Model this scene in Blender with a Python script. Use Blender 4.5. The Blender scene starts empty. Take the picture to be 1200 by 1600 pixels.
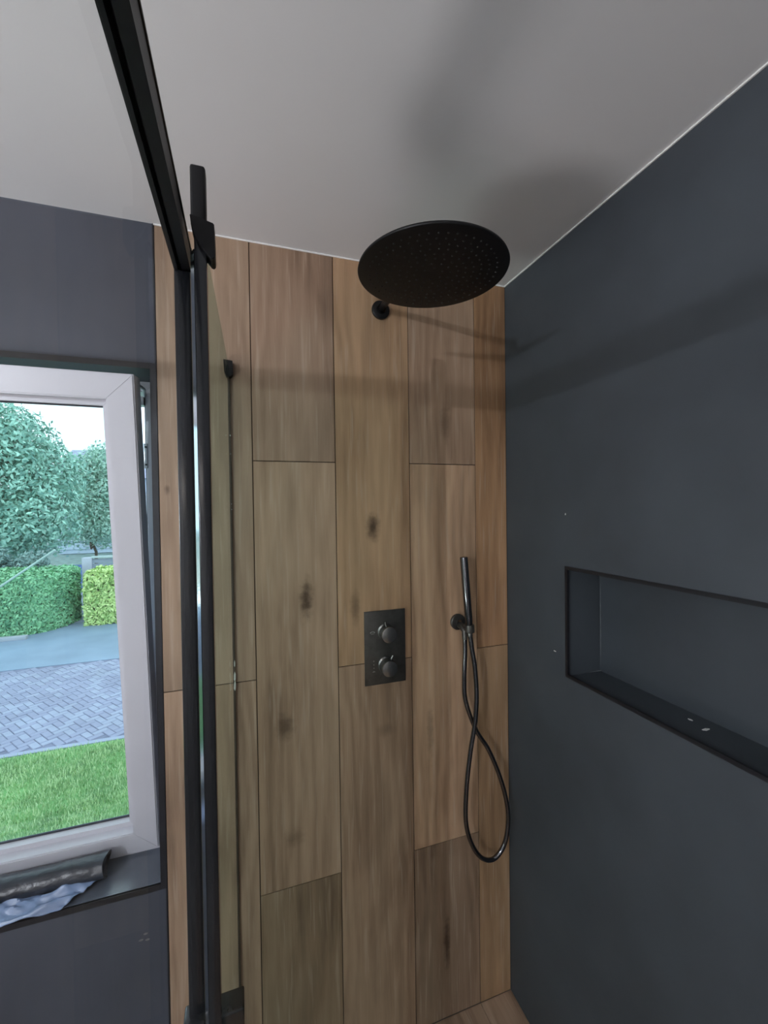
import bpy, bmesh, math, random
from mathutils import Vector, Matrix, noise
random.seed(7)
S = bpy.context.scene
C = S.collection
# ---------------- camera ----------------
F, YAW, PITCH, ROLL, CZ = 654.744, 0.32148, -0.014966, -0.013172, 1.66994
fwd = Vector((math.sin(YAW)*math.cos(PITCH), math.cos(YAW)*math.cos(PITCH), math.sin(PITCH)))
rt0 = Vector((math.cos(YAW), -math.sin(YAW), 0)); up0 = rt0.cross(fwd)
rt = rt0*math.cos(ROLL)+up0*math.sin(ROLL); up = -rt0*math.sin(ROLL)+up0*math.cos(ROLL)
cd = bpy.data.cameras.new('camera'); cam = bpy.data.objects.new('camera', cd); C.objects.link(cam)
M = Matrix((rt, up, -fwd)).transposed().to_4x4(); M.translation = Vector((0, 0, CZ)); cam.matrix_world = M
cd.sensor_fit = 'VERTICAL'; cd.sensor_height = 24.0; cd.lens = F/1600*24.0
cd.clip_start = 0.02; cd.clip_end = 300
S.camera = cam
# ---------------- view / world / lamps ----------------
S.view_settings.view_transform = 'Standard'; S.view_settings.look = 'None'
S.view_settings.gamma = 1; S.view_settings.use_curve_mapping = False
S.view_settings.exposure = 0.0
W = bpy.data.worlds.new('sky'); S.world = W; W.use_nodes = True
wn = W.node_tree.nodes; wl = W.node_tree.links
bgn = wn['Background']
tc = wn.new('ShaderNodeTexCoord'); nz = wn.new('ShaderNodeTexNoise'); nz.inputs['Scale'].default_value = 2.2; nz.inputs['Detail'].default_value = 4
cr = wn.new('ShaderNodeValToRGB'); cr.color_ramp.elements[0].position = .35; cr.color_ramp.elements[0].color = (.60, .80, 1.0, 1)
cr.color_ramp.elements[1].position = .65; cr.color_ramp.elements[1].color = (.80, .91, 1.0, 1)
wl.new(tc.outputs['Generated'], nz.inputs['Vector']); wl.new(nz.outputs['Fac'], cr.inputs['Fac']); wl.new(cr.outputs['Color'], bgn.inputs['Color'])
bgn.inputs['Strength'].default_value = 2.2

def lamp(name, kind, loc, energy, color, size=.1, rot=None, sizey=None):
    l = bpy.data.lights.new(name, kind); o = bpy.data.objects.new(name, l); C.objects.link(o); o.location = loc
    l.energy = energy; l.color = color
    if kind == 'AREA':
        l.size = size
        if sizey: l.shape = 'RECTANGLE'; l.size_y = sizey
    else: l.shadow_soft_size = size
    if rot: o.rotation_euler = rot
    return o
# wall lamp and two added fill lights, all behind or left of the photographer
lamp('wall_spot_lamp', 'POINT', (-1.75, -1.05, 2.036), 70, (.87, .92, 1), .007)
lamp('warm_room_fill', 'AREA', (-.75, -1.45, 2.36), 6, (1, .90, .80), .5)  # added warm fill standing in for ambient bounce, no known fixture
lamp('ceiling_fill', 'AREA', (-1.63, .05, .72), 27, (1, .95, .94), .48, rot=(math.pi, 0, 0))  # added upward fill to brighten the ceiling, no known fixture

# ---------------- helpers ----------------
def link(name, bm, mat, parent=None, smooth=False, recalc=True):
    me = bpy.data.meshes.new(name)
    if recalc: bmesh.ops.recalc_face_normals(bm, faces=bm.faces)
    bm.to_mesh(me); bm.free()
    for m in (mat if isinstance(mat, (list, tuple)) else [mat]): me.materials.append(m)
    if smooth:
        for p in me.polygons: p.use_smooth = True
        try: me.set_sharp_from_angle(angle=math.radians(35))
        except Exception: pass
    o = bpy.data.objects.new(name, me); C.objects.link(o)
    if parent: o.parent = parent; o.matrix_parent_inverse = parent_world(parent).inverted()
    return o
def parent_world(p):
    m = Matrix.LocRotScale(p.location, p.rotation_euler, p.scale)
    if p.parent: m = parent_world(p.parent) @ p.matrix_parent_inverse @ m
    return m
def empty(name, loc, parent=None):
    o = bpy.data.objects.new(name, None); o.empty_display_size = .05; C.objects.link(o); o.location = loc
    if parent: o.parent = parent
    return o
def tag(o, label, cat, group=None, kind=None):
    o['label'] = label; o['category'] = cat
    if group: o['group'] = group
    if kind: o['kind'] = kind
    return o
def struct(o, label=None):
    o['kind'] = 'structure'
    if label: o['label'] = label
    return o
def box(bm, x0, x1, y0, y1, z0, z1, bev=0, seg=2, mi=0):
    vs = [bm.verts.new((x, y, z)) for x in (x0, x1) for y in (y0, y1) for z in (z0, z1)]
    fs = [bm.faces.new([vs[i] for i in f]) for f in ((0,1,3,2),(4,6,7,5),(0,4,5,1),(2,3,7,6),(0,2,6,4),(1,5,7,3))]
    for f in fs: f.material_index = mi
    if bev:
        es = {e for f in fs for e in f.edges}
        bmesh.ops.bevel(bm, geom=list(es), offset=bev, segments=seg, affect='EDGES', profile=.5)
    return vs
def boxo(name, d, mat, parent=None, bev=0, seg=2):
    bm = bmesh.new(); box(bm, *d, bev=bev, seg=seg); return link(name, bm, mat, parent, smooth=bev > 0)
def prism(bm, poly, axis, a0, a1):
    """extrude 2-D polygon along an axis: axis 'x' poly=(y,z); 'y' poly=(x,z); 'z' poly=(x,y)"""
    def P(u, v, a): return {'x': (a, u, v), 'y': (u, a, v), 'z': (u, v, a)}[axis]
    A = [bm.verts.new(P(u, v, a0)) for u, v in poly]; B = [bm.verts.new(P(u, v, a1)) for u, v in poly]
    n = len(poly); bm.faces.new(A); bm.faces.new(B[::-1])
    for i in range(n): bm.faces.new((A[i], B[i], B[(i+1) % n], A[(i+1) % n]))
def lathe(bm, prof, mtx, seg=40):
    """prof: list of (radius, height) along local z, transformed by mtx"""
    rings = []
    for r, h in prof:
        if r < 1e-6: rings.append([bm.verts.new(mtx @ Vector((0, 0, h)))])
        else: rings.append([bm.verts.new(mtx @ Vector((r*math.cos(2*math.pi*i/seg), r*math.sin(2*math.pi*i/seg), h))) for i in range(seg)])
    for a, b in zip(rings, rings[1:]):
        for i in range(seg):
            j = (i+1) % seg
            if len(a) == 1 and len(b) > 1: bm.faces.new((a[0], b[i], b[j]))
            elif len(b) == 1 and len(a) > 1: bm.faces.new((a[i], b[0], a[j]))
            elif len(a) > 1: bm.faces.new((a[i], b[i], b[j], a[j]))
def axis_m(origin, direction):
    q = Vector(direction).normalized().to_track_quat('Z', 'Y'); m = q.to_matrix().to_4x4(); m.translation = Vector(origin); return m
def tube(bm, pts, r, seg=12, cap=True):
    pts = [Vector(q) for q in pts]; rings = []; prev = None
    for i, q in enumerate(pts):
        t = (pts[min(i+1, len(pts)-1)]-pts[max(i-1, 0)]).normalized()
        if prev is None:
            n = t.orthogonal().normalized()
        else:
            n = (prev-t*prev.dot(t)).normalized()
        prev = n; b = t.cross(n); rr = r(i/(len(pts)-1)) if callable(r) else r
        rings.append([bm.verts.new(q+n*rr*math.cos(2*math.pi*k/seg)+b*rr*math.sin(2*math.pi*k/seg)) for k in range(seg)])
    for a, b in zip(rings, rings[1:]):
        for k in range(seg): bm.faces.new((a[k], b[k], b[(k+1) % seg], a[(k+1) % seg]))
    if cap: bm.faces.new(rings[0][::-1]); bm.faces.new(rings[-1])
def spline(pts, n=10):
    P = [Vector(q) for q in pts]; P = [2*P[0]-P[1]]+P+[2*P[-1]-P[-2]]; out = []
    for i in range(1, len(P)-2):
        for k in range(n):
            t = k/n; a, b, c, d = P[i-1:i+3]
            out.append(.5*((2*b)+(c-a)*t+(2*a-5*b+4*c-d)*t*t+(3*b-a-3*c+d)*t**3))
    out.append(P[-2]); return out

# ---------------- materials ----------------
def mat(name, col, rough=.5, metal=0, spec=.5, bump=None, var=None, coat=0):
    m = bpy.data.materials.new(name); m.use_nodes = True; nt = m.node_tree; b = nt.nodes['Principled BSDF']
    b.inputs['Base Color'].default_value = (*col, 1); b.inputs['Roughness'].default_value = rough
    b.inputs['Metallic'].default_value = metal; b.inputs['Specular IOR Level'].default_value = spec
    b.inputs['Coat Weight'].default_value = coat
    geo = nt.nodes.new('ShaderNodeNewGeometry')
    if var:   # (scale, amount, detail)
        n = nt.nodes.new('ShaderNodeTexNoise'); n.inputs['Scale'].default_value = var[0]; n.inputs['Detail'].default_value = var[2] if len(var) > 2 else 4
        nt.links.new(geo.outputs['Position'], n.inputs['Vector'])
        r = nt.nodes.new('ShaderNodeMapRange'); r.inputs['From Min'].default_value = .3; r.inputs['From Max'].default_value = .7
        r.inputs['To Min'].default_value = 1-var[1]; r.inputs['To Max'].default_value = 1+var[1]
        nt.links.new(n.outputs['Fac'], r.inputs['Value'])
        mx = nt.nodes.new('ShaderNodeVectorMath'); mx.operation = 'SCALE'; mx.inputs[0].default_value = col
        nt.links.new(r.outputs['Result'], mx.inputs['Scale']); nt.links.new(mx.outputs['Vector'], b.inputs['Base Color'])
    if bump:  # (scale, strength, distance)
        n = nt.nodes.new('ShaderNodeTexNoise'); n.inputs['Scale'].default_value = bump[0]; n.inputs['Detail'].default_value = 5
        nt.links.new(geo.outputs['Position'], n.inputs['Vector'])
        k = nt.nodes.new('ShaderNodeBump'); k.inputs['Strength'].default_value = bump[1]; k.inputs['Distance'].default_value = bump[2]
        nt.links.new(n.outputs['Fac'], k.inputs['Height']); nt.links.new(k.outputs['Normal'], b.inputs['Normal'])
    return m
def mat_microcement(name, col, rough=.55):
    m = mat(name, col, rough, spec=.35, bump=(9, .25, .004), var=(3.5, .16, 6)); return m
def mat_oak(name, knots, vertical=True):
    m = bpy.data.materials.new(name); m.use_nodes = True; nt = m.node_tree; N = nt.nodes; L = nt.links; b = N['Principled BSDF']
    geo = N.new('ShaderNodeNewGeometry'); oi = N.new('ShaderNodeObjectInfo')
    off = N.new('ShaderNodeVectorMath'); off.operation = 'SCALE'; off.inputs[0].default_value = (13, 7, 17); L.new(oi.outputs['Random'], off.inputs['Scale'])
    add = N.new('ShaderNodeVectorMath'); add.operation = 'ADD'; L.new(geo.outputs['Position'], add.inputs[0]); L.new(off.outputs['Vector'], add.inputs[1])
    def stretch(sx, sl):
        s = N.new('ShaderNodeVectorMath'); s.operation = 'MULTIPLY'; s.inputs[1].default_value = (sx, sx, sl) if vertical else (sx, sl, sx)
        L.new(add.outputs['Vector'], s.inputs[0]); return s.outputs['Vector']
    def noi(v, sc, det, rough=.6, dist=0):
        n = N.new('ShaderNodeTexNoise'); n.inputs['Scale'].default_value = sc; n.inputs['Detail'].default_value = det
        n.inputs['Roughness'].default_value = rough; n.inputs['Distortion'].default_value = dist; L.new(v, n.inputs['Vector']); return n.outputs['Fac']
    def math_(op, a, bb, c=None):
        n = N.new('ShaderNodeMath'); n.operation = op
        for i, v in enumerate((a, bb, c)):
            if v is None: continue
            if isinstance(v, (int, float)): n.inputs[i].default_value = v
            else: L.new(v, n.inputs[i])
        return n.outputs[0]
    big = noi(stretch(1, .28), 5.5, 3, .55, .6)
    fine = noi(stretch(1, .06), 70, 5, .65)
    # cathedral grain: distorted rings stretched along the plank
    w = N.new('ShaderNodeTexWave'); w.wave_type = 'BANDS'; w.bands_direction = 'X'; w.inputs['Scale'].default_value = 7
    w.inputs['Distortion'].default_value = 16; w.inputs['Detail'].default_value = 3; w.inputs['Detail Scale'].default_value = .9
    L.new(stretch(1, .17), w.inputs['Vector'])
    s = math_('MULTIPLY_ADD', big, .62, math_('MULTIPLY_ADD', fine, .30, math_('MULTIPLY', w.outputs['Fac'], .075)))
    r = N.new('ShaderNodeValToRGB'); e = r.color_ramp.elements
    e[0].position = .34; e[0].color = (.20, .130, .088, 1); e[1].position = .72; e[1].color = (.47, .335, .240, 1)
    e2 = e.new(.5); e2.color = (.335, .228, .158, 1)
    L.new(s, r.inputs['Fac'])
    # grey weathering patches
    g = noi(stretch(1, .35), 3.1, 3); gr = N.new('ShaderNodeMapRange'); gr.inputs['From Min'].default_value = .48; gr.inputs['From Max'].default_value = .68; gr.inputs['To Max'].default_value = .35
    L.new(g, gr.inputs['Value'])
    mix = N.new('ShaderNodeMix'); mix.data_type = 'RGBA'; L.new(gr.outputs['Result'], mix.inputs['Factor']); L.new(r.outputs['Color'], mix.inputs[6]); mix.inputs[7].default_value = (.29, .225, .165, 1)
    # per-plank tone
    tone = math_('MULTIPLY_ADD', oi.outputs['Random'], .16, .99)
    sc = N.new('ShaderNodeVectorMath'); sc.operation = 'SCALE'; L.new(mix.outputs[2], sc.inputs[0]); L.new(tone, sc.inputs['Scale'])
    cm = N.new('ShaderNodeVectorMath'); cm.operation = 'MULTIPLY'; L.new(sc.outputs['Vector'], cm.inputs[0]); L.new(oi.outputs['Color'], cm.inputs[1])
    # pale open-pore flecks
    fl_ = noi(stretch(1, .045), 120, 2, .5); fm = N.new('ShaderNodeMapRange'); fm.inputs['From Min'].default_value = .60; fm.inputs['From Max'].default_value = .74; fm.inputs['To Max'].default_value = .30
    L.new(math_('MULTIPLY_ADD', w.outputs['Fac'], .05, fl_), fm.inputs['Value'])
    fx_ = N.new('ShaderNodeMix'); fx_.data_type = 'RGBA'; L.new(fm.outputs['Result'], fx_.inputs['Factor']); L.new(cm.outputs['Vector'], fx_.inputs[6]); fx_.inputs[7].default_value = (.52, .42, .33, 1)
    cur = fx_.outputs[2]
    if knots:
        dark = None
        for (kx, kz, rx, rz, st) in knots:
            sub = N.new('ShaderNodeVectorMath'); sub.operation = 'SUBTRACT'; L.new(geo.outputs['Position'], sub.inputs[0]); sub.inputs[1].default_value = (kx, 0, kz)
            mu = N.new('ShaderNodeVectorMath'); mu.operation = 'MULTIPLY'; L.new(sub.outputs['Vector'], mu.inputs[0]); mu.inputs[1].default_value = (1/rx, 0, 1/rz)
            ln = N.new('ShaderNodeVectorMath'); ln.operation = 'LENGTH'; L.new(mu.outputs['Vector'], ln.inputs[0])
            dd = math_('ADD', ln.outputs['Value'], math_('MULTIPLY', math_('SUBTRACT', noi(geo.outputs['Position'], 55, 2), .5), 1.0))
            mr = N.new('ShaderNodeMapRange'); mr.interpolation_type = 'SMOOTHSTEP'; mr.inputs['From Min'].default_value = 0; mr.inputs['From Max'].default_value = 1.35
            mr.inputs['To Min'].default_value = min(1, st*1.25); mr.inputs['To Max'].default_value = 0; L.new(dd, mr.inputs['Value'])
            dark = mr.outputs['Result'] if dark is None else math_('MAXIMUM', dark, mr.outputs['Result'])
        mk = N.new('ShaderNodeMix'); mk.data_type = 'RGBA'; L.new(dark, mk.inputs['Factor']); L.new(cur, mk.inputs[6]); mk.inputs[7].default_value = (.085, .052, .032, 1)
        cur = mk.outputs[2]
    L.new(cur, b.inputs['Base Color'])
    b.inputs['Roughness'].default_value = .55; b.inputs['Specular IOR Level'].default_value = .3
    k = N.new('ShaderNodeBump'); k.inputs['Strength'].default_value = .25; k.inputs['Distance'].default_value = .002
    L.new(fine, k.inputs['Height']); L.new(k.outputs['Normal'], b.inputs['Normal'])
    return m
def mat_glass(name, tint, refl=1.0):
    m = bpy.data.materials.new(name); m.use_nodes = True; nt = m.node_tree; N = nt.nodes; L = nt.links
    N.remove(N['Principled BSDF']); out = N['Material Output']
    t = N.new('ShaderNodeBsdfTransparent'); t.inputs['Color'].default_value = (*tint, 1)
    g = N.new('ShaderNodeBsdfGlossy'); g.inputs['Roughness'].default_value = .02; g.inputs['Color'].default_value = (.9, .95, .95, 1)
    f = N.new('ShaderNodeFresnel'); f.inputs['IOR'].default_value = 1.35
    mu = N.new('ShaderNodeMath'); mu.operation = 'MULTIPLY'; mu.inputs[1].default_value = refl; L.new(f.outputs[0], mu.inputs[0])
    mx = N.new('ShaderNodeMixShader'); L.new(mu.outputs[0], mx.inputs[0]); L.new(t.outputs[0], mx.inputs[1]); L.new(g.outputs[0], mx.inputs[2])
    L.new(mx.outputs[0], out.inputs['Surface']); return m
def mat_leaf(name, c0, c1, rough=.55):
    m = bpy.data.materials.new(name); m.use_nodes = True; nt = m.node_tree; N = nt.nodes; L = nt.links; b = N['Principled BSDF']
    geo = N.new('ShaderNodeNewGeometry'); n = N.new('ShaderNodeTexNoise'); n.inputs['Scale'].default_value = 2.3; n.inputs['Detail'].default_value = 3
    L.new(geo.outputs['Position'], n.inputs['Vector'])
    ri = N.new('ShaderNodeMath'); ri.operation = 'MULTIPLY_ADD'; L.new(geo.outputs['Random Per Island'], ri.inputs[0]); ri.inputs[1].default_value = .6
    L.new(n.outputs['Fac'], ri.inputs[2])
    r = N.new('ShaderNodeValToRGB'); e = r.color_ramp.elements; e[0].position = .35; e[0].color = (*c0, 1); e[1].position = 1.05; e[1].color = (*c1, 1)
    L.new(ri.outputs[0], r.inputs['Fac']); L.new(r.outputs['Color'], b.inputs['Base Color']); b.inputs['Roughness'].default_value = rough
    return m

def bpz(x, z): return (x, z)
knots = [(.368, 1.607, .022, .045, .85), (.165, 1.402, .02, .06, .9), (.10, 1.045, .028, .04, .6), (.60, .25, .012, .09, .85),
         (.615, 1.93, .02, .06, .4), (.31, 1.365, .016, .05, .45), (-.19, 1.72, .008, .012, .6), (.55, .95, .012, .1, .35), (.40, .98, .03, .02, .3), (.12, .72, .03, .03, .35)]
m_oak = mat_oak('oak_tile', knots)
m_oakf = mat_oak('oak_floor_tile', [], vertical=False)
m_grout = mat('brown_grout', (.045, .028, .018), .9, bump=(200, .3, .001))
m_dark = mat_microcement('anthracite_microcement', (.052, .062, .074))
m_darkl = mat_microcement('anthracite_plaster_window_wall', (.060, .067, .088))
m_sill = mat('anthracite_sill', (.085, .10, .13), .24, spec=.8, var=(6, .2), bump=(30, .1, .001))
m_ceil = mat('ceiling_paint', (.69, .70, .72), .9, bump=(260, .10, .0008), var=(2, .02))
m_caulk = mat('white_caulk', (.85, .85, .84), .6, var=(30, .05))
m_white = mat('room_paint', (.6, .58, .56), .9, var=(2, .03))
m_floor = mat('grey_floor_tile', (.22, .21, .2), .6, var=(5, .1))
m_blk = mat('matt_black_metal', (.006, .006, .007), .42, metal=0, spec=.25, var=(30, .06))
m_blks = mat('black_anodised', (.014, .015, .018), .20, metal=.3, var=(20, .04))
m_gun = mat('gunmetal', (.11, .105, .098), .38, metal=.8, var=(50, .15))
m_gunk = mat('gunmetal_knob', (.26, .255, .25), .24, metal=.9, var=(50, .1))
m_chrome = mat('polished_edge', (.62, .68, .72), .12, metal=1, var=(20, .05))
m_hose = mat('black_chrome_hose', (.16, .16, .175), .13, metal=1, var=(200, .1))
m_prof = mat('black_tile_profile', (.008, .008, .012), .45, var=(40, .2))
m_pvc = mat('white_upvc', (.56, .57, .63), .35, var=(4, .03))
m_rub = mat('grey_gasket', (.03, .035, .05), .7, var=(40, .1))
m_steel = mat('window_steel', (.55, .57, .6), .3, metal=.8, var=(60, .1))
m_glass = mat_glass('clear_glass', (.90, .95, .93), .8)
m_screen = mat_glass('shower_glass', (.82, .90, .87), .15)
m_leaf_glass = mat_glass('door_glass', (.995, 1.0, 1.0), .05)
m_plas = mat('dark_bin_liner', (.020, .026, .040), .34, spec=.6, bump=(35, .7, .006), var=(14, .3))
m_plas2 = mat('blue_grey_plastic_sheet', (.16, .23, .38), .36, spec=.6, bump=(28, .35, .004), var=(9, .25))
m_mark = mat('pale_marking', (.5, .5, .48), .5, var=(40, .05))

# ---------------- room shell ----------------
D, R, H = 1.21361, .84153, 2.40
T = .20
XL, YB = -1.9, -2.3
WX0, WX1, WZ0, WZ1 = -1.20, -.222, .690, 2.030
GX = -.209
# back wall: anthracite part (with the window opening) and, behind the oak tiles, a recessed backing
bm = bmesh.new()
for d in ((XL-.1, WX0, D, D+.26, 0, H), (WX1, GX, D, D+.26, 0, H), (WX0, WX1, D, D+.26, 0, WZ0), (WX0, WX1, D, D+.26, WZ1, H)): box(bm, *d)
bmesh.ops.remove_doubles(bm, verts=bm.verts, dist=1e-5)
wall_back = struct(link('wall_back', bm, m_darkl), 'anthracite wall around the window beside the oak planks')
bk = boxo('grout_backing', (GX, R+.1, D+.0025, D+.26, 0, H), m_grout, wall_back)
cols = [GX, .0240, .2560, .4900, .7225, R]
joints = {0: [1.190], 1: [1.799, .579], 2: [1.194], 3: [1.800, .580], 4: [1.194]}
def plank(x0, x1, z0, z1, parent, m=m_oak):
    bm = bmesh.new(); g = .0012
    y0 = D+random.uniform(-.0004, .0004)
    box(bm, x0+g, x1-g, y0, D+.010, z0+g, z1-g)
    es = [e for e in bm.edges if all(abs(v.co.y-y0) < 1e-6 for v in e.verts)]
    bmesh.ops.bevel(bm, geom=es, offset=.0007, segments=1, affect='EDGES')
    return link('tile_plank', bm, m, parent)
for i in range(5):
    zs = [0]+sorted(joints[i])+[H]
    tones = {0: [(.94, .94, .92), (.84, .85, .84)], 1: [(.78, .80, .74), (.98, .97, .93), (.84, .815, .80)], 2: [(.97, .95, .90), (1.22, 1.11, .93)],
             3: [(.80, .78, .74), (1.24, 1.17, 1.06), (.98, .94, .90)], 4: [(.92, .84, .68), (.95, .80, .62)]}[i]
    for a, b, tn in zip(zs, zs[1:], tones): plank(cols[i], cols[i+1], a, b, wall_back).color = (*tn, 1)
# window opening edge profile (four mitred black strips) and the strip between plaster and oak
PW = .018
def ring_strip(name, x0, x1, z0, z1, w, y0, y1, m, parent, top=True):
    obs = []
    for poly in (((x0-w, z0-w), (x1+w, z0-w), (x1, z0), (x0, z0)), ((x1+w, z0-w), (x1+w, z1+w), (x1, z1), (x1, z0)),
                 ((x1+w, z1+w), (x0-w, z1+w), (x0, z1), (x1, z1)), ((x0-w, z1+w), (x0-w, z0-w), (x0, z0), (x0, z1))):
        bm = bmesh.new(); prism(bm, poly, 'y', y0, y1); obs.append(link(name, bm, m, parent))
    return obs
bmw = [(WX0, WX1-.004, WZ0, WZ1-.002)]
ring_strip('edge_profile', WX0, WX1-.002, WZ0, WZ1-.001, .0145, D-.002, D+.006, m_prof, wall_back)
boxo('edge_profile', (GX-.003, GX+.0005, D-.002, D+.004, 0, WZ0-.0145), m_prof, wall_back)
boxo('edge_profile', (GX-.003, GX+.0005, D-.002, D+.004, WZ1+.0135, H), m_prof, wall_back)
# reveal linings (sill slab, head)
sill = struct(boxo('trim_1', (WX0-.01, WX1+.004, D+.004, D+.20, WZ0-.02, WZ0+.001), m_sill), 'dark window sill'); sill.parent = None
# right wall with niche
NY0, NY1, NZ0, NZ1, ND = .10, .942, 1.188, 1.496, .12
bm = bmesh.new()
for d in ((R, R+.2, YB-.1, NY0, 0, H), (R, R+.2, NY1, D+.0, 0, H), (R, R+.2, NY0, NY1, 0, NZ0), (R, R+.2, NY0, NY1, NZ1, H), (R+ND, R+.2, NY0, NY1, NZ0, NZ1)): box(bm, *d)
bmesh.ops.remove_doubles(bm, verts=bm.verts, dist=1e-5)
wall_right = struct(link('wall_right', bm, m_dark), 'anthracite shower wall with the long recessed niche')
tw = .009
for poly in (((NY0, NZ0), (NY1, NZ0), (NY1-tw, NZ0+tw), (NY0+tw, NZ0+tw)), ((NY1, NZ0), (NY1, NZ1), (NY1-tw, NZ1-tw), (NY1-tw, NZ0+tw)),
             ((NY1, NZ1), (NY0, NZ1), (NY0+tw, NZ1-tw), (NY1-tw, NZ1-tw)), ((NY0, NZ1), (NY0, NZ0), (NY0+tw, NZ0+tw), (NY0+tw, NZ1-tw))):
    bm = bmesh.new(); prism(bm, poly, 'x', R-.0022, R+.004); link('edge_profile', bm, m_prof, wall_right)
bm = bmesh.new()   # inner return of the niche profile, matt black lip
box(bm, R, R+.004, NY0, NY1, NZ0, NZ0+.002)
link('niche_lip', bm, m_prof, wall_right)
# pale scuffs and filler crumbs on the walls
def blob(bm, c, s, seed):
    b2 = bmesh.ops.create_icosphere(bm, subdivisions=1, radius=1)
    for v in b2['verts']:
        k = 1+.35*noise.noise(Vector(v.co)*1.7+Vector((seed, 0, 0)))
        v.co = Vector((v.co.x*s[0]*k+c[0], v.co.y*s[1]*k+c[1], v.co.z*s[2]*k+c[2]))
for i, (y, z, sy, sz) in enumerate([(.985, 1.245, .006, .0016), (.94, 1.64, .002, .003)]):
    bm = bmesh.new(); blob(bm, (R-.0003, y, z), (.0008, sy, sz), i); link('scuff_mark', bm, m_caulk, wall_right)
bm = bmesh.new(); blob(bm, (R+.075, .62, NZ0+.0005), (.012, .004, .0008), 3); blob(bm, (R+.085, .66, NZ0+.0005), (.004, .006, .0006), 8); link('scuff_mark', bm, m_caulk, wall_right)
bm = bmesh.new(); blob(bm, (R+ND-.0015, NY1-.004, NZ0+.002), (.05, .0015, .0015), 5); blob(bm, (R+ND-.001, NY1-.004, NZ0+.14), (.0008, .0012, .14), 6)
link('filler_residue', bm, mat('dusty_residue', (.13, .14, .15), .8, var=(60, .3)), wall_right)
for (x, z) in ((-.262, .570), (-.272, .557), (-.258, .553)):
    bm = bmesh.new(); blob(bm, (x, D-.0002, z), (.006, .0006, .003), x*100); link('scuff_mark', bm, mat('dust', (.2, .19, .2), .8, var=(90, .3)), wall_back)
# ceiling, floor, unseen walls
ceiling = struct(boxo('ceiling', (XL-.1, R+.2, YB-.1, D+.26, H, H+.12), m_ceil), 'white ceiling')
bm = bmesh.new()
box(bm, GX, R, D-.0035, D-.0002, H-.0035, H-.0002); link('caulk_bead', bm, m_caulk, ceiling)
bm = bmesh.new(); box(bm, R-.0035, R-.0002, YB, D-.004, H-.0035, H-.0002); link('caulk_bead', bm, m_caulk, ceiling)
floor = struct(boxo('floor', (XL-.1, R+.2, YB-.1, D+.26, -.12, -.010), m_floor), 'floor')
fx = [-.2, .024, .256, .49, .7225, R]
for i in range(5):
    js = [-.6, -.15+(i % 2)*.55, 1.0 if i % 2 else D]
    js = sorted(set([-.9]+[v for v in js if v < D]+[D]))
    for a, b in zip(js, js[1:]):
        bm = bmesh.new(); box(bm, fx[i]+.001, fx[i+1]-.001, a+.001, b-.001, -.01, 0); link('tile_plank', bm, m_oakf, floor)
wl_ = struct(boxo('wall_left', (XL-.1, XL, YB-.1, D, 0, H), m_white)); wr_ = struct(boxo('wall_rear', (XL, R, YB-.1, YB, 0, H), m_white))

# ---------------- window ----------------
win = struct(empty('window_1', (-.71, 1.38, WZ0)), 'white window with its sash tilted inwards')
FY0, FY1 = 1.345, 1.415
fx0, fx1, fz0, fz1 = WX0-.02, -.222, WZ0-.012, WZ1+.012
fw = .040
for poly in (((fx0, fz0), (fx1, fz0), (fx1-fw, fz0+fw), (fx0+fw, fz0+fw)), ((fx1, fz0), (fx1, fz1), (fx1-fw, fz1-fw), (fx1-fw, fz0+fw)),
             ((fx1, fz1), (fx0, fz1), (fx0+fw, fz1-fw), (fx1-fw, fz1-fw)), ((fx0, fz1), (fx0, fz0), (fx0+fw, fz0+fw), (fx0+fw, fz1-fw))):
    bm = bmesh.new(); prism(bm, poly, 'y', FY0, FY1); bmesh.ops.bevel(bm, geom=list(bm.edges), offset=.0012, segments=1, affect='EDGES'); link('window_frame', bm, m_pvc, win)
# gasket and steel strike plates on the fixed frame's right jamb
boxo('gasket', (fx1-fw-.004, fx1-fw+.001, FY0+.012, FY0+.020, fz0+fw, fz1-fw), m_rub, win)
for z in (1.83, 1.28, .78):
    k = boxo('strike_plate', (fx1-fw-.006, fx1-fw+.004, FY0-.003, FY0+.018, z-.045, z+.025), m_steel, win, bev=.0015)
    bm = bmesh.new()
    for dz in (-.035, .015): lathe(bm, [(0, .0012), (.003, .001), (.003, 0)], axis_m((fx1-fw+.000, FY0-.003, z+dz), (0, -1, 0)), 10)
    link('screw', bm, m_rub, k)
# tilted sash: local frame x, v (up along the sash), n (towards the room)
sx0, sx1, SH = -1.13, -.250, 1.312
b0 = Vector((0, 1.338, .697)); tv = Vector((0, 1.160-1.338, 1.996-.697)).normalized(); nv = Vector((0, tv.z, -tv.y))*-1
def SP(x, v, n): return Vector((x, 0, 0))+b0+tv*v+nv*n      # n>0 towards the room
def sash_prism(bm, poly, n0, n1):
    A = [bm.verts.new(SP(u, v, n0)) for u, v in poly]; B = [bm.verts.new(SP(u, v, n1)) for u, v in poly]; n = len(poly)
    bm.faces.new(A); bm.faces.new(B[::-1])
    for i in range(n): bm.faces.new((A[i], B[i], B[(i+1) % n], A[(i+1) % n]))
sw = .062
def ringpolys(x0, x1, v0, v1, w, g=.0004):
    return (((x0+g, v0), (x1-g, v0), (x1-w-g, v0+w), (x0+w+g, v0+w)), ((x1, v0+g), (x1, v1-g), (x1-w, v1-w-g), (x1-w, v0+w+g)),
            ((x1-g, v1), (x0+g, v1), (x0+w+g, v1-w), (x1-w-g, v1-w)), ((x0, v1-g), (x0, v0+g), (x0+w, v0+w+g), (x0+w, v1-w-g)))
bm = bmesh.new()
for poly in ringpolys(sx0, sx1, 0, SH, sw):
    sash_prism(bm, poly, -.070, 0.0)
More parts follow.
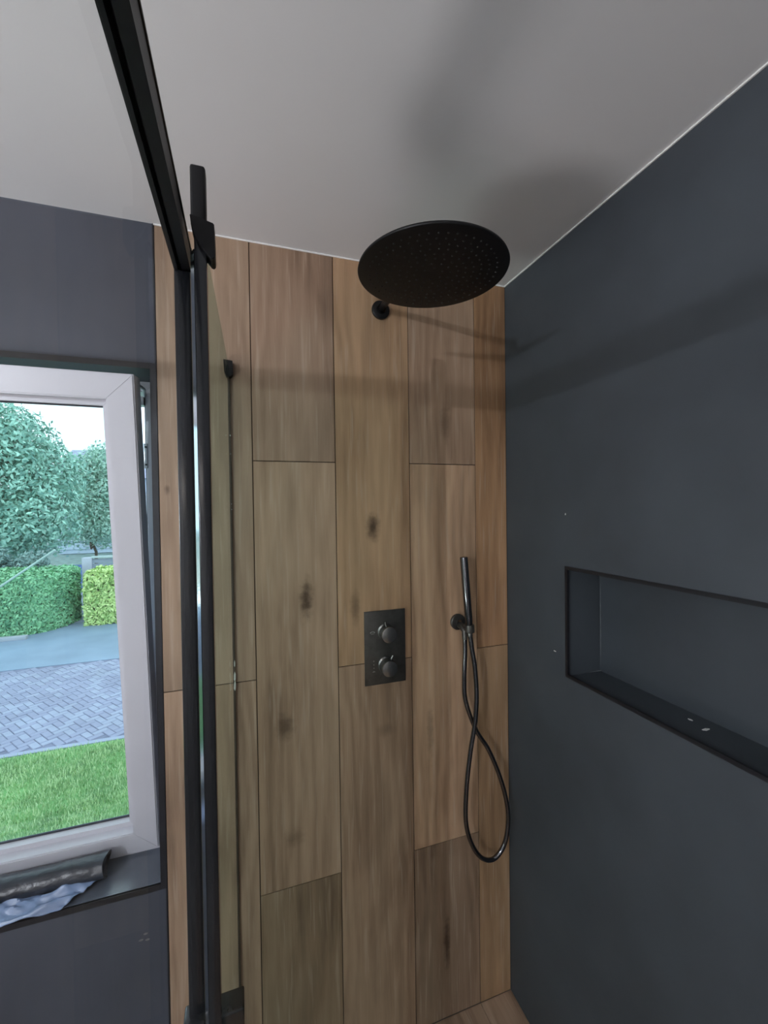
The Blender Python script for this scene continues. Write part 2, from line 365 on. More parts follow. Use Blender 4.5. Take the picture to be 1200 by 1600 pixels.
bmesh.ops.bevel(bm, geom=[e for e in bm.edges if e.is_boundary is False and e.calc_length() > .5], offset=.003, segments=2, affect='EDGES')
sash = link('sash', bm, m_pvc, win); sash['label'] = 'white sash tilted in at the top'
for poly in ringpolys(sx0+sw, sx1-sw, sw, SH-sw, .014):
    bm = bmesh.new(); sash_prism(bm, poly, -.050, -.030); link('glazing_bead', bm, m_pvc, sash)
for poly in ringpolys(sx0+sw+.012, sx1-sw-.012, sw+.012, SH-sw-.012, .006):
    bm = bmesh.new(); sash_prism(bm, poly, -.053, -.049); link('gasket', bm, m_rub, sash)
bm = bmesh.new(); sash_prism(bm, ((sx0+sw, sw), (sx1-sw, sw), (sx1-sw, SH-sw), (sx0+sw, SH-sw)), -.066, -.052); link('glass_pane', bm, m_glass, sash)
# tilt arm (scissor stay) between frame head and sash
bm = bmesh.new(); q0 = SP(sx1-.012, SH-.01, -.035)
tube(bm, [(fx1-fw-.004, FY0+.02, fz1-fw-.012), (q0.x+.012, q0.y+.08, q0.z-.0), q0], .004, 8)
box(bm, -.284, -.264, FY0-.01, FY0+.02, 1.962, 1.986)
link('stay_arm', bm, m_steel, win)
# outside sill of the window
boxo('outer_sill', (fx0, fx1, FY1, 1.455, fz0-.02, fz0+.058), mat('blue_grey_stone', (.16, .2, .3), .5, var=(20, .1)), win)

# ---------------- plastic roll and sheet on the sill ----------------
roll = empty('plastic_roll', (-.56, 1.30, WZ0)); tag(roll, 'dark rolled plastic with a loose crumpled flap on the window sill', 'plastic roll')
bm = bmesh.new(); rings = []
NS, NR = 44, 28
for i in range(NS):
    x = -.82+(.82-.365)*i/(NS-1); ring = []
    for k in range(NR):
        a = 2*math.pi*k/NR; r = .031*(1+.09*noise.noise(Vector((x*9, math.cos(a)*1.2, math.sin(a)*1.2)))+.03*noise.noise(Vector((x*40, a*2, 0))))
        rz = r*.92*math.sin(a)
        ring.append(bm.verts.new((x+.004*math.sin(a*2), 1.288+r*1.1*math.cos(a), WZ0+.0305+max(rz, -.029))))
    rings.append(ring)
for a, b in zip(rings, rings[1:]):
    for k in range(NR): bm.faces.new((a[k], b[k], b[(k+1) % NR], a[(k+1) % NR]))
# spiral end: inset cone
for ring, s in ((rings[-1], -1), (rings[0], 1)):
    c = Vector((ring[0].co.x+s*.012, 1.288, WZ0+.031)); prev = ring
    for f in (.8, .6, .35):
        nr = [bm.verts.new(c.lerp(v.co, f)+Vector((s*-.002*(1 if f != .6 else -1), 0, 0))) for v in ring]
        for k in range(NR): bm.faces.new((prev[k], nr[k], nr[(k+1) % NR], prev[(k+1) % NR]))
        prev = nr
    bm.faces.new(prev)
rb = link('rolled_film', bm, m_plas, roll, smooth=True)
bm = bmesh.new(); NU, NV = 60, 22; G = []
for i in range(NU):
    row = []
    for j in range(NV):
        t = j/(NV-1); xr = -.372-.075*t**1.3; x = -.82+(xr+.82)*i/(NU-1)
        y = 1.268-.056*t-.004*noise.noise(Vector((x*12, t*2, 3)))
        wr = noise.noise(Vector((x*16+t*3.5, t*1.8, 0)))+.5*noise.noise(Vector((x*34-t*4, t*3, 5)))
        z = WZ0+.003+.017*max(0, .5+1.2*wr)*(.35+.65*math.sin(math.pi*min(1, t*1.1)))+(.010*(1-t))
        if t > .93: z -= .004
        row.append(bm.verts.new((x, y, z)))
    G.append(row)
for i in range(NU-1):
    for j in range(NV-1): bm.faces.new((G[i][j], G[i+1][j], G[i+1][j+1], G[i][j+1]))
fl = link('loose_flap', bm, m_plas2, roll, smooth=True, recalc=False); fl['label'] = 'crumpled blue-grey flap'
md = fl.modifiers.new('thick', 'SOLIDIFY'); md.thickness = .0006

# ---------------- shower screen ----------------
def slab(bm, p0, p1, th, z0, z1):
    d = (Vector((p1[0], p1[1], 0))-Vector((p0[0], p0[1], 0))).normalized(); n = Vector((d.y, -d.x, 0))*th/2
    a, b = Vector((*p0, 0)), Vector((*p1, 0)); vs = []
    for q in (a-n, a+n, b+n, b-n):
        vs.append((bm.verts.new((q.x, q.y, z0)), bm.verts.new((q.x, q.y, z1))))
    for i in range(4):
        u, v = vs[i], vs[(i+1) % 4]; bm.faces.new((u[0], v[0], v[1], u[1]))
    bm.faces.new([v[0] for v in vs][::-1]); bm.faces.new([v[1] for v in vs])
scr = empty('shower_screen', (-.045, .9, 0)); tag(scr, 'fixed clear glass shower panel with black post standing against the oak wall', 'shower screen')
PX0, PX1, PY = -.0585, -.0405, .585
bm = bmesh.new(); slab(bm, (-.0490, .598), (-.0345, D-.001), .007, .004, 2.035); link('glass_panel', bm, m_screen, scr)
# the upright post at the near edge of the panel, with a polished corner facing the window
boxo('post', (PX0+.0035, PX1, PY, PY+.018, .0, 2.05), m_blks, scr, bev=.001)
bm = bmesh.new(); prism(bm, ((-.0606, PY+.012), (-.0556, PY+.0005), (-.0540, PY+.004), (-.0540, PY+.016), (-.0606, PY+.016)), 'z', 0, 2.0); link('edge_strip', bm, m_chrome, scr)['label'] = 'polished edge strip'
bm = bmesh.new(); box(bm, PX0, PX1+.0004, PY-.002, PY+.020, 2.028, 2.1065, bev=.0035, seg=3); link('post_cap', bm, m_blk, scr, smooth=True)
bm = bmesh.new()
poly = [(PX0-.0005, 2.040), (-.0305, 2.033), (-.0300, 1.992), (-.0310, 1.988), (-.0345, 1.987), (-.0400, 1.994), (-.0480, 2.003), (-.0535, 2.014), (-.0575, 2.026)]
prism(bm, poly, 'y', PY-.006, PY+.020); bmesh.ops.bevel(bm, geom=[e for e in bm.edges], offset=.001, segments=2, affect='EDGES'); link('clamp', bm, m_blk, scr, smooth=True)
# wall side: slim seal, top cap, blobs of silicone
boxo('wall_seal', (-.0372, -.0322, D-.008, D, .004, 2.022), mat('dark_seal', (.05, .035, .025), .6, var=(60, .2)), scr)
bm = bmesh.new(); prism(bm, [(-.0465, 2.064), (-.0235, 2.062), (-.0225, 2.030), (-.0260, 2.022), (-.0325, 2.019), (-.0400, 2.022), (-.0445, 2.032)], 'y', D-.022, D)
link('wall_bracket', bm, m_blk, scr)
m_sili = mat('pale_silicone', (.62, .62, .56), .5, var=(90, .1))
for (z, s) in ((1.865, .0022), (1.815, .0012), (1.68, .0012), (1.665, .0013), (1.245, .002), (1.21, .003), (1.185, .003)):
    bm = bmesh.new(); blob(bm, (-.0325, D-.0088, z), (s, .001, s*(5 if z < 1.3 else 1.2)), z*9); link('silicone_residue', bm, m_sili, scr)
# sliding door: head rail runs towards the viewer, glass leaf hangs under it
door = empty('sliding_shower_door', (-.0755, .2, 0)); tag(door, 'sliding glass shower door hanging from a long black grooved head rail', 'shower door')
RX0, RX1, RZ = -.0865, -.0655, 2.000
RYN, RYF = -.80, .660
prof = [(RX0, RZ), (RX0+.0050, RZ), (RX0+.0050, RZ+.016), (RX0+.0095, RZ+.016), (RX0+.0095, RZ+.002), (RX1, RZ+.002), (RX1, RZ+.018), (RX1-.0012, RZ+.019), (RX1-.0012, RZ+.037), (RX1, RZ+.038), (RX1, RZ+.041), (RX0, RZ+.041)]
bm = bmesh.new(); prism(bm, prof, 'y', RYN, RYF); link('head_rail', bm, m_blk, door)
boxo('rail_end_cap', (RX0-.0005, RX1+.0005, RYF-.002, RYF+.004, RZ-.0015, RZ+.042), m_blk, door, bev=.0008)
boxo('glass_leaf', (-.0815, -.0755, -.70, .642, .012, RZ+.012), m_leaf_glass, door)
boxo('edge_profile', (-.0865, -.066, .642, .656, .010, RZ-.0005), m_blks, door, bev=.001)
m_hb = mat('handle_black', (.02, .021, .023), .22, spec=.7, var=(30, .1))
h = boxo('handle', (-.0935, -.0640, .628, .660, .922, .950), m_hb, door, bev=.0025, seg=3); h['label'] = 'square black grip'
boxo('panel_clamp', (-.0585, -.0125, .628, .660, .922, .950), m_hb, scr, bev=.0025, seg=3)

# ---------------- rain shower ----------------
rs = empty('rain_shower_head', (.40, D, 2.26)); tag(rs, 'large round black overhead rain shower on a wall arm', 'shower head')
HC = Vector((.364, .768, 2.135)); HR = .149
bm = bmesh.new(); lathe(bm, [(0, 0), (HR-.004, 0), (HR-.0008, .0012), (HR, .003), (HR-.001, .006), (HR-.006, .0075), (.05, .010), (.022, .014), (0, .0145)], axis_m(HC-Vector((0, 0, .003)), (0, 0, 1)), 96)
link('spray_plate', bm, m_blk, rs, smooth=True)
bm = bmesh.new()
for k in range(1, 9):
    rr = .015*k+.006; n = max(6, int(k*6))
    for i in range(n):
        a = 2*math.pi*i/n+k*.3; x, y = HC.x+rr*math.cos(a), HC.y+rr*math.sin(a)
        lathe(bm, [(.0020, 0), (.0014, -.0016), (0, -.0018)], Matrix.Translation((x, y, HC.z-.003)), 6)
nz_ = link('nozzles', bm, mat('rubber_nozzle', (.012, .012, .012), .5, spec=.3, var=(50, .2)), rs); nz_['kind'] = 'stuff'
bm = bmesh.new(); lathe(bm, [(0, .0), (.0265, 0), (.0275, .0015), (.0275, .008), (.025, .010), (.0135, .011), (.0125, .018)], axis_m((.400, D, 2.260), (0, -1, 0)), 40)
link('wall_flange', bm, m_blk, rs, smooth=True)
e_ = Vector((HC.x, HC.y, 2.258))
bm = bmesh.new(); tube(bm, spline([(.400, D-.002, 2.260), (.3985, D-.04, 2.259), (.385, 1.0, 2.225), (.368, .83, 2.187), (HC.x, .785, 2.176), (HC.x, HC.y, 2.160), (HC.x, HC.y, 2.145)], 6), .0095, 20); link('shower_arm', bm, m_blk, rs, smooth=True)
bm = bmesh.new(); lathe(bm, [(.0, .048), (.0135, .047), (.016, .044), (.016, .026), (.019, .022), (.019, .006), (.017, .004)], axis_m(HC, (0, 0, 1)), 32); link('swivel_nut', bm, m_blk, rs, smooth=True)

# slim black rail added out of view to cast the band across the shower walls
cr_ = empty('added_shadow_rail', (-1.0, 0, 2.032)); tag(cr_, 'added unseen black rail hung from the ceiling to cast the shadow band', 'rail')
boxo('bar', (-1.01, -.99, YB+.02, D-.02, 2.022, 2.043), m_blk, cr_)
for y in (-1.6, -.75): boxo('hanger', (-1.004, -.996, y, y+.008, 2.043, H), m_blk, cr_)

# ---------------- thermostat ----------------
mx = empty('shower_mixer', (.401, D, 1.24)); tag(mx, 'gunmetal rectangular wall thermostat plate with two round knobs', 'shower mixer')
pz0, pz1, px0, px1 = 1.1265, 1.3510, .3355, .4665
boxo('back_plate', (px0, px1, D-.006, D-.0005, pz0, pz1), m_gun, mx, bev=.001)
for zc, ang in ((1.287, 100), (1.186, 62)):
    c = Vector((.401, D-.006, zc))
    bm = bmesh.new(); lathe(bm, [(0, 0), (.0245, 0), (.0250, .001), (.0250, .004), (.0215, .006), (.0185, .0075), (.0185, .016)], axis_m(c, (0, -1, 0)), 40)
    rose = link('knob_collar', bm, m_gunk, mx, smooth=True)
    bm = bmesh.new(); lathe(bm, [(.0185, .012), (.0235, .013), (.0245, .015), (.0245, .040), (.0235, .0420), (.021, .0432), (0, .0435)], axis_m(c, (0, -1, 0)), 40)
    kn = link('knob', bm, m_gunk, mx, smooth=True)
    a = math.radians(ang); d = Vector((math.cos(a), 0, math.sin(a)))
    bm = bmesh.new(); tube(bm, [c+d*.020+Vector((0, -.020, 0)), c+d*.036+Vector((0, -.020, 0))], .0034, 12); link('lever_pin', bm, m_gunk, kn, smooth=True)
# printed marks beside the knobs (shower symbol above, a column of small figures below)
def ymark(bm, x0, x1, z0, z1): box(bm, x0, x1, D-.0064, D-.0058, z0, z1)
bm = bmesh.new()
for i in range(7):
    a = math.pi*i/6; x, z = .3605+.0065*math.cos(a), 1.2865+.003*math.sin(a); ymark(bm, x-.0011, x+.0011, z-.0008, z+.0008)
for k in range(4): ymark(bm, .3560+k*.0028, .3566+k*.0028, 1.2815, 1.2845)
link('printed_symbol', bm, m_mark, mx)
bm = bmesh.new()
for z, w in ((1.200, .0022), (1.189, .0018), (1.179, .0018), (1.168, .0042)):
    ymark(bm, .3635-w, .3635+w, z-.0012, z-.0006); ymark(bm, .3635-w*.5, .3635+w*.5, z+.0006, z+.0012)
link('printed_figures', bm, m_mark, mx)

# ---------------- hand shower ----------------
hs = empty('hand_shower', (.650, D, 1.29)); tag(hs, 'slim black stick hand shower standing in its round wall holder with looped hose', 'hand shower')
fc = Vector((.6495, D, 1.291))
bm = bmesh.new(); lathe(bm, [(0, 0), (.0245, 0), (.0255, .0012), (.0255, .009), (.0235, .011), (.010, .012), (.010, .020)], axis_m(fc, (0, -1, 0)), 40); link('wall_holder', bm, m_gun, hs, smooth=True)
bm = bmesh.new(); tube(bm, [fc+Vector((.004, -.012, -.006)), fc+Vector((.008, -.028, -.010)), fc+Vector((.0145, -.049, -.012))], .0085, 16)
lathe(bm, [(.0105, -.014), (.0145, -.013), (.015, -.010), (.015, .008), (.0145, .011), (.0105, .012)], axis_m((.6635, 1.158, 1.283), (-.06, 0, 1)), 28)
link('holder_arm', bm, m_gun, hs, smooth=True)
tp, bt = Vector((.6465, 1.160, 1.507)), Vector((.6625, 1.158, 1.287))
ax = (tp-bt).normalized(); Ln = (tp-bt).length
bm = bmesh.new(); lathe(bm, [(0, 0), (.0085, 0), (.0105, .004), (.0120, .03), (.0122, Ln-.003), (.0115, Ln-.0006), (.010, Ln), (0, Ln)], axis_m(bt, ax), 32); wd = link('wand', bm, m_hose, hs, smooth=True)
bm = bmesh.new(); lathe(bm, [(.0085, 0), (.0105, .0005), (.0105, .0055), (.0085, .006)], axis_m(bt-ax*.006, ax), 28); link('collar_ring', bm, m_chrome, wd, smooth=True)['label'] = 'bright collar ring'
bm = bmesh.new(); lathe(bm, [(.0062, 0), (.0088, .001), (.0088, .02), (.0075, .024)], axis_m(bt-ax*.03, ax), 20); link('hose_nut', bm, m_gunk, hs, smooth=True)
# elbow outlet below the holder
bm = bmesh.new(); tube(bm, [(.650, D-.004, 1.283), (.6515, 1.188, 1.281), (.653, 1.172, 1.270), (.653, 1.170, 1.245)], .0088, 14); link('hose_outlet', bm, m_gun, hs, smooth=True)
hp = [(.653, 1.170, 1.250), (.6520, 1.168, 1.20), (.6470, 1.166, 1.12), (.6510, 1.165, 1.05), (.6850, 1.162, .955), (.7280, 1.160, .885), (.7680, 1.158, .79), (.7920, 1.156, .70),
      (.7960, 1.156, .628), (.780, 1.156, .564), (.7420, 1.156, .530), (.6980, 1.156, .545), (.6620, 1.156, .600), (.6410, 1.154, .680), (.6440, 1.152, .79), (.6580, 1.150, .90),
      (.6730, 1.148, .985), (.6800, 1.148, 1.07), (.6760, 1.150, 1.16), (.6680, 1.154, 1.22), (.6645, 1.157, 1.262)]
bm = bmesh.new(); tube(bm, spline(hp, 12), .0072, 14); link('hose', bm, m_hose, hs, smooth=True)

# ---------------- outdoors ----------------
Gz = -1.35
m_soil = mat('soil', (.20, .28, .26), .9, var=(3, .3)); m_asph = mat('blue_grey_asphalt', (.26, .34, .46), .6, var=(1.2, .12), bump=(20, .4, .01))
m_brick = mat('paving_brick', (.30, .31, .43), .7, var=(1.5, .12)); m_joint = mat('paving_joint', (.20, .21, .30), .9, var=(10, .2))
ground = struct(boxo('ground', (-40, 30, 1.6, 90, Gz-.5, Gz-.03), m_soil), 'ground outside')
lawn = struct(boxo('lawn', (-9, 6, 1.7, 6.30, Gz-.03, Gz), mat('turf', (.16, .34, .12), .9, var=(2.5, .35), bump=(40, .5, .02))), 'green lawn below the window')
road = struct(boxo('road', (-14, 12, 9.72, 13.2, Gz-.03, Gz+.004), m_asph), 'smooth grey road strip')
brick_bed = struct(boxo('pavement', (-14, 12, 6.30, 9.72, Gz-.03, Gz-.006), m_joint), 'herringbone brick paving')
# herringbone bricks
bw, bl, th = .095, .19, .008
def brick_mesh():
    bm = bmesh.new(); g = .004; box(bm, -bl/2+g, bl/2-g, -bw/2+g, bw/2-g, 0, th+.004)
    es = [e for e in bm.edges if all(v.co.z > th for v in e.verts)]
    bmesh.ops.bevel(bm, geom=es, offset=.006, segments=1, affect='EDGES'); me = bpy.data.meshes.new('brick'); bm.to_mesh(me); bm.free()
    me.materials.append(m_brick); me.materials.append(m_brick2); return me
m_brick2 = mat('paving_brick_pale', (.35, .37, .49), .65, var=(1.5, .12))
pos = []
for i in range(-60, 60):
    for j in range(-60, 60):
        # basket of L pairs forming a herringbone
        x, y = (i+j)*bw*1.0, (i-j)*bw*1.0
        hx, hy = x+ j*0, y
        pos.append((i, j))
cells = {}
bricks = []
for a in range(-140, 140):
    for b in range(0, 80):
        # unit grid cell a,b of side bw ; herringbone rule on (a-b) mod 4
        k = (a-b) % 4
        if k == 0: bricks.append((a*bw+bw, b*bw+bw/2, 0))           # horizontal: cells a,a+1
        elif k == 3: bricks.append((a*bw+bw/2, b*bw+bw, math.pi/2)) # vertical: cells b,b+1
rotm = Matrix.Rotation(math.radians(38), 2)
vis = []
for (x, y, r) in bricks:
    q = Vector((x, y-4)); q.rotate(rotm) if False else None
    q = rotm @ q; X, Y = q.x-2.2, q.y+7.9
    if 6.42 < Y < 9.62 and -5.2 < X < -.6: vis.append((X, Y, r+math.radians(38)))
vis.sort(key=lambda t: (t[1]+.35*abs(t[0]+.36*t[1])))
bme = brick_mesh(); bme2 = bme.copy()
for pp in bme2.polygons: pp.material_index = 1
base_rot = []
for n_, (X, Y, r) in enumerate(vis[:300]):
    o = bpy.data.objects.new('brick', bme2 if random.random() < .35 else bme); C.objects.link(o)
    o.parent = brick_bed; o.location = (X, Y, Gz-.006+random.uniform(-.003, .003)); o.rotation_euler = (random.uniform(-.01, .01), random.uniform(-.01, .01), r)
bm = bmesh.new()
for (X, Y, r) in vis[300:]:
    m4 = Matrix.Translation((X, Y, Gz-.006+random.uniform(-.003, .003))) @ Matrix.Rotation(r, 4, 'Z'); g = .004
    vs = box(bm, -bl/2+g, bl/2-g, -bw/2+g, bw/2-g, 0, th+.002, mi=1 if random.random() < .35 else 0)
    for v in vs: v.co = m4 @ v.co
o = link('far_bricks', bm, [m_brick, m_brick2], brick_bed); o['kind'] = 'stuff'
# concrete edging between lawn and bricks, kerb along the hedge
struct(boxo('edging', (-9, 6, 6.28, 6.36, Gz-.02, Gz+.012), mat('edging_concrete', (.35, .38, .5), .8, var=(3, .1))), 'narrow edging between lawn and paving')
bm = bmesh.new(); rnd = random.Random(3)
def blade(bm, x, y, z, h, w, a, lean):
    dx, dy = math.cos(a)*w/2, math.sin(a)*w/2; lx, ly = math.cos(a+1.5)*lean, math.sin(a+1.5)*lean
    v = [bm.verts.new(c) for c in ((x-dx, y-dy, z), (x+dx, y+dy, z), (x+dx*.6+lx*.4, y+dy*.6+ly*.4, z+h*.6), (x-dx*.6+lx*.4, y-dy*.6+ly*.4, z+h*.6), (x+lx, y+ly, z+h))]
    bm.faces.new((v[0], v[1], v[2], v[3])); bm.faces.new((v[3], v[2], v[4]))
for i in range(26000):
    y = 3.6+2.66*rnd.random(); x = -.47*y+rnd.random()*(.36*y+.5)
    blade(bm, x, y, Gz-.003, rnd.uniform(.025, .06), rnd.uniform(.006, .012), rnd.uniform(0, 6.28), rnd.uniform(0, .03))
gr = link('grass', bm, mat_leaf('grass_blades', (.16, .36, .13), (.60, .78, .42)), None, recalc=False); tag(gr, 'short green lawn grass growing below the window', 'grass', kind='stuff')

def leafcloud(bm, pts, size, rnd, flat=.0):
    for (p, nrm) in pts:
        s = size*rnd.uniform(.6, 1.35); a = rnd.uniform(0, 6.28)
        n = (Vector(nrm)+Vector((rnd.uniform(-1, 1), rnd.uniform(-1, 1), rnd.uniform(-1, 1)))*.8).normalized()
        u = n.orthogonal().normalized(); u = Matrix.Rotation(a, 3, n) @ u; v = n.cross(u)
        c = Vector(p); q = [c-u*s, c+v*s*.45-u*.1*s, c+u*s, c-v*s*.45-u*.1*s]
        vs = [bm.verts.new(k) for k in q]; bm.faces.new(vs)
def hedge(x0, x1, y0, y1, h, lean, n, leaf, m_l, m_core, label, rnd, round_end=False):
    root = empty('hedge', ((x0+x1)/2, (y0+y1)/2, Gz)); tag(root, label, 'hedge')
    rad = (y1-y0)*.42
    def inside_shape(x):   # y extents near a rounded right end
        if round_end and x > x1-rad: k = (x-(x1-rad))/rad; return math.sqrt(max(0, 1-k*k))
        return 1
    bm = bmesh.new(); cy = (y0+y1)/2; hw = (y1-y0)/2
    poly = []
    for k in range(9):
        a = -math.pi/2+math.pi*k/8; poly.append((x1-.12-rad+rad*math.cos(a)*.98 if round_end else x1-.12, cy+(hw-.1)*math.sin(a)))
    if not round_end: poly = [(x1-.08, y0+.08), (x1-.08, y1-.08)]
    poly += [(x0, y1-.1), (x0, y0+.1)]
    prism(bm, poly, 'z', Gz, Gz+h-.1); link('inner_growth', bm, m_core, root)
    pts = []
    for i in range(n):
        f = rnd.random()
        x = x0+(x1-x0)*rnd.random(); k = inside_shape(x)
        w = .06*noise.noise(Vector((x*1.3, 0, rnd.random()*.3)))
        if f < .3: y = cy+hw*k*rnd.uniform(-1, 1); z = h+.05*noise.noise(Vector((x*2, y*2, 0))); pts.append(((x, y, Gz+z+rnd.uniform(-.07, .04)), (0, 0, 1)))
        elif f < .85:
            z = h*rnd.random(); s = -1 if rnd.random() < .8 else 1
            r_ = min(1, (h-z)/.15); y = cy+s*(hw-.06*(1-r_))*k
            pts.append(((x, y+rnd.uniform(-.05, .05), Gz+z), (0, s, .2)))
        else:
            a = rnd.uniform(-math.pi/2, math.pi/2); z = h*rnd.random()
            if round_end: pts.append(((x1-rad+rad*math.cos(a)+rnd.uniform(-.04, .04), cy+hw*math.sin(a), Gz+z), (math.cos(a), math.sin(a), .2)))
            else: pts.append(((x0 if rnd.random() < .6 else x1, y0+(y1-y0)*rnd.random(), Gz+z), (-1, 0, .2)))
    bm = bmesh.new(); leafcloud(bm, pts, leaf, rnd); o = link('foliage', bm, m_l, root, recalc=False); o['kind'] = 'stuff'
    return root
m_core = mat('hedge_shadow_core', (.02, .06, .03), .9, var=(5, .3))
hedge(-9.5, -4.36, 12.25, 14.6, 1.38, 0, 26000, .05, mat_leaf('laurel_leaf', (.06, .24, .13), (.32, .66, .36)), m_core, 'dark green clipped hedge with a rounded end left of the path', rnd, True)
hedge(-3.98, .4, 12.72, 14.0, 1.38, 0, 18000, .055, mat_leaf('privet_leaf', (.20, .42, .10), (.72, .88, .36)), m_core, 'yellow-green clipped hedge right of the path', rnd)
tag(boxo('kerb', (-9.5, -4.9, 11.9, 12.03, Gz, Gz+.09), mat('kerb_concrete', (.42, .45, .5), .8, var=(3, .1)), bev=.01), 'low concrete kerb in front of the dark green hedge', 'kerb')
struct(boxo('path', (-7.4, -3.9, 13.2, 24, Gz-.03, Gz+.008), mat('path_paving', (.38, .42, .55), .7, var=(1.5, .12))), 'paved path between the hedges')
# waste bin at the end of the path
bn = empty('wheelie_bin', (-6.1, 18.4, Gz)); tag(bn, 'small blue bin at the far end of the path', 'bin')
bm = bmesh.new(); prism(bm, [(-6.35, Gz+.06), (-5.85, Gz+.06), (-5.80, Gz+.85), (-6.40, Gz+.85)], 'y', 18.2, 18.75); link('bin_body', bm, mat('blue_plastic', (.12, .2, .55), .4, var=(5, .1)), bn)
boxo('bin_lid', (-6.43, -5.77, 18.15, 18.8, Gz+.85, Gz+.93), mat('blue_lid', (.10, .16, .45), .4, var=(5, .1)), bn, bev=.02)
bm = bmesh.new(); tube(bm, [(-6.4, 18.72, Gz+.08), (-5.8, 18.72, Gz+.08)], .08, 14); link('wheel_axle', bm, m_rub, bn)
# slatted garden fence behind the right hedge
gar = empty('garden_fence', (-2.2, 15.1, Gz)); tag(gar, 'low grey slatted garden fence behind the yellow-green hedge', 'fence')
boxo('post', (-4.72, -4.46, 14.97, 15.2, Gz, Gz+1.55), mat('fence_post', (.52, .54, .64), .7, var=(2, .08)), gar, bev=.01)
m_slat = mat('slat_grey', (.36, .41, .52), .6, var=(3, .08))
for k in range(10): boxo('slat', (-4.46, 1.0, 15.03, 15.07, Gz+.06+k*.146, Gz+.185+k*.146), m_slat, gar)
boxo('top_rail', (-4.48, 1.0, 14.98, 15.14, Gz+1.53, Gz+1.58), mat('fence_cap', (.55, .66, .66), .6, var=(2, .08)), gar)
for x in (-3.1, -1.5, .1): boxo('post', (x, x+.1, 15.07, 15.17, Gz, Gz+1.53), m_slat, gar)
# house behind the trees
hb = empty('house', (-5, 34, Gz)); tag(hb, 'pale blue-grey house partly hidden behind the trees', 'house')
hw_ = mat('house_wall', (.55, .64, .78), .8, var=(1, .06)); bwht = mat('house_white', (.8, .85, .9), .6, var=(1, .03)); hgl = mat('house_glass', (.2, .3, .4), .15, var=(1, .1))
bm = bmesh.new(); box(bm, -12, 6, 34, 42, Gz, Gz+5.2); link('wall', bm, hw_, hb)
for k in range(9):
    boxo('cladding_board', (-12.05, 6.05, 33.93, 34, Gz+.3+k*.55, Gz+.78+k*.55), hw_, hb)
bm = bmesh.new(); prism(bm, [(33.6, Gz+5.2), (42.4, Gz+5.2), (38, Gz+7.6)], 'x', -12.4, 6.4); link('roof', bm, mat('roof_tile', (.35, .38, .5), .8, var=(3, .15)), hb)
for (x, z) in ((-9.9, 2.6), (-9.9, .5), (-7.2, 2.6), (-4, 2.6), (-1, 2.6)):
    f = boxo('window', (x-.6, x+.6, 33.85, 33.94, Gz+z, Gz+z+1.5), bwht, hb)
    for i in range(3):
        for j in range(4): boxo('pane', (x-.54+i*.37, x-.54+i*.37+.33, 33.83, 33.86, Gz+z+.07+j*.35, Gz+z+.07+j*.35+.3), hgl, f)
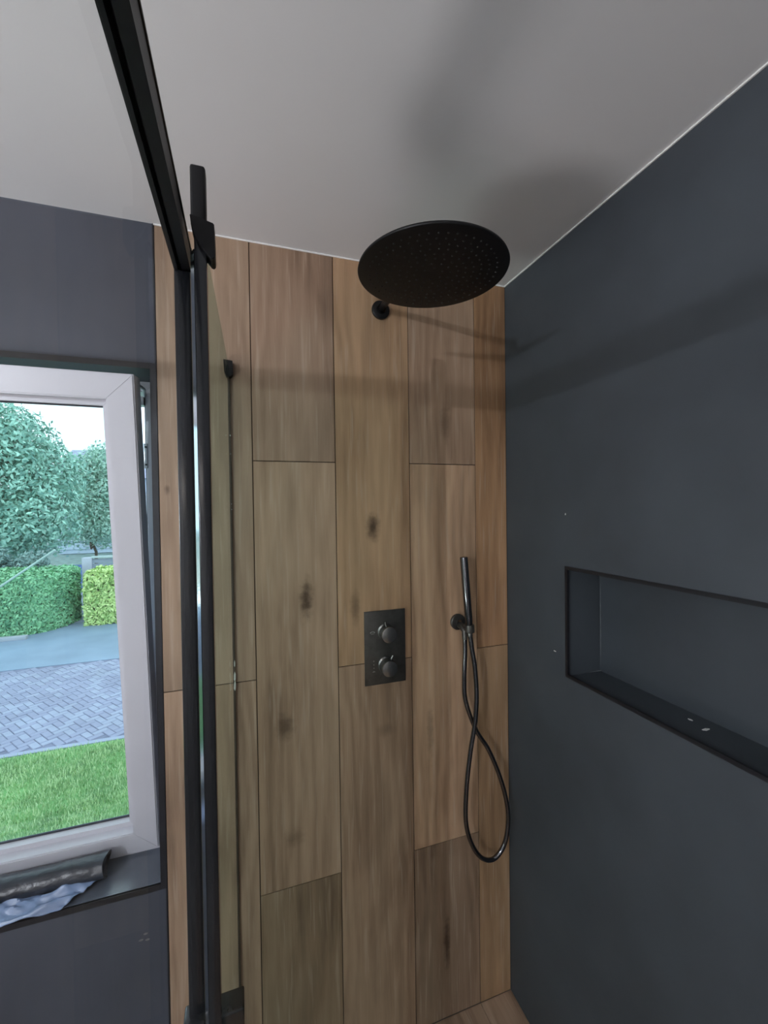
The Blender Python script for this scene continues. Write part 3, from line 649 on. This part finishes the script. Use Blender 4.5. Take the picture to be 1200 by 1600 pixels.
# trees
m_bark = mat('bark', (.16, .13, .10), .9, var=(6, .3), bump=(15, .6, .03))
def tree(name, label, base, crown, n, leaf, m_l, rnd, trunk_r=.16, density_shell=.55, k=1.0):
    base = (base[0]*k, base[1]*k); crown = [(x*k, y*k, 1.67+(z-1.67)*k, r*k) for x, y, z, r in crown]; leaf *= k
    root = empty(name, (*base, Gz)); tag(root, label, 'tree', )
    bm = bmesh.new(); top = Vector((crown[0][0], crown[0][1], crown[0][2]))
    b = Vector((*base, Gz)); tube(bm, [b, b.lerp(top, .4)+Vector((.15, .1, 0)), b.lerp(top, .8), top], lambda t: trunk_r*(1-.7*t), 10)
    for (cx, cy, cz, r) in crown:
        tube(bm, [b.lerp(top, .45), b.lerp(top, .5).lerp(Vector((cx, cy, cz)), .5)+Vector((0, 0, .15)), Vector((cx, cy, cz))], lambda t: trunk_r*.45*(1-.8*t), 6)
    link('trunk', bm, m_bark, root, smooth=True)
    tot = sum(c[3]**2 for c in crown); bm = bmesh.new(); pts = []
    for (cx, cy, cz, r) in crown:
        for i in range(int(n*r*r/tot)):
            d = Vector((rnd.gauss(0, 1), rnd.gauss(0, 1), rnd.gauss(0, 1))).normalized()
            rr = r*(density_shell+(1.05-density_shell)*rnd.random()**.6)*(1+.25*noise.noise(d*3+Vector((cx, cy, 0))))
            pts.append(((cx+d.x*rr, cy+d.y*rr, cz+d.z*rr*.9), d))
    leafcloud(bm, pts, leaf, rnd); o = link('foliage', bm, m_l, root, recalc=False); o['kind'] = 'stuff'
    return root
rt_ = random.Random(11)
tree('broadleaf_tree', 'big teal-green leafy tree filling the window view behind the hedge', (-7.8, 17.6), [(-8.2, 17.6, 2.6, 2.3), (-6.9, 17.2, 1.4, 1.5), (-7.9, 16.9, .9, 1.5), (-9.6, 17.4, 1.2, 2.0), (-8.8, 17.6, 4.4, 1.8), (-6.6, 17.8, 2.9, 1.2), (-9.8, 17.8, 3.4, 2.0), (-7.4, 17.4, 3.9, 1.3)], 42000, .085,
     mat_leaf('tree_leaf', (.06, .22, .18), (.42, .72, .58)), rt_, k=1.08)
tree('young_tree', 'lighter small tree standing right of the big tree', (-6.2, 21.4), [(-6.6, 21.4, 1.2, 1.3), (-6.0, 21.5, 2.3, 1.3), (-5.6, 21.4, .9, 1.1), (-5.7, 21.4, 3.7, 1.0), (-6.6, 21.4, 3.2, 1.0), (-5.2, 21.4, 2.4, .8)], 17000, .075,
     mat_leaf('young_leaf', (.16, .36, .28), (.55, .8, .66)), rt_, .08, .3, k=1.09)
tree('shrub', 'loose bluish shrub between the dark green hedge and the big tree', (-7.0, 15.25), [(-7.6, 15.25, -.2, .52), (-6.6, 15.25, -.3, .5), (-5.9, 15.25, -.4, .42), (-8.6, 15.25, -.1, .55), (-7.1, 15.25, .2, .48), (-6.1, 15.25, .05, .42)], 12000, .06,
     mat_leaf('shrub_leaf', (.06, .15, .15), (.30, .45, .42)), rt_, .05, .2)
# slanted pale pole in front of the dark green hedge
pr = empty('slanted_pole', (-6.7, 10.6, Gz)); tag(pr, 'long pale slanted pole rising in front of the dark green hedge', 'pole')
m_pole = mat('pale_pole', (.45, .62, .55), .5, var=(3, .1))
bm = bmesh.new(); tube(bm, [(-6.7, 10.6, Gz+.03), (-3.60, 10.0, .875)], .020, 10); link('pole', bm, m_pole, pr, smooth=True)
boxo('foot_block', (-6.9, -6.5, 10.45, 10.75, Gz, Gz+.12), bpy.data.materials['kerb_concrete'], pr, bev=.02)
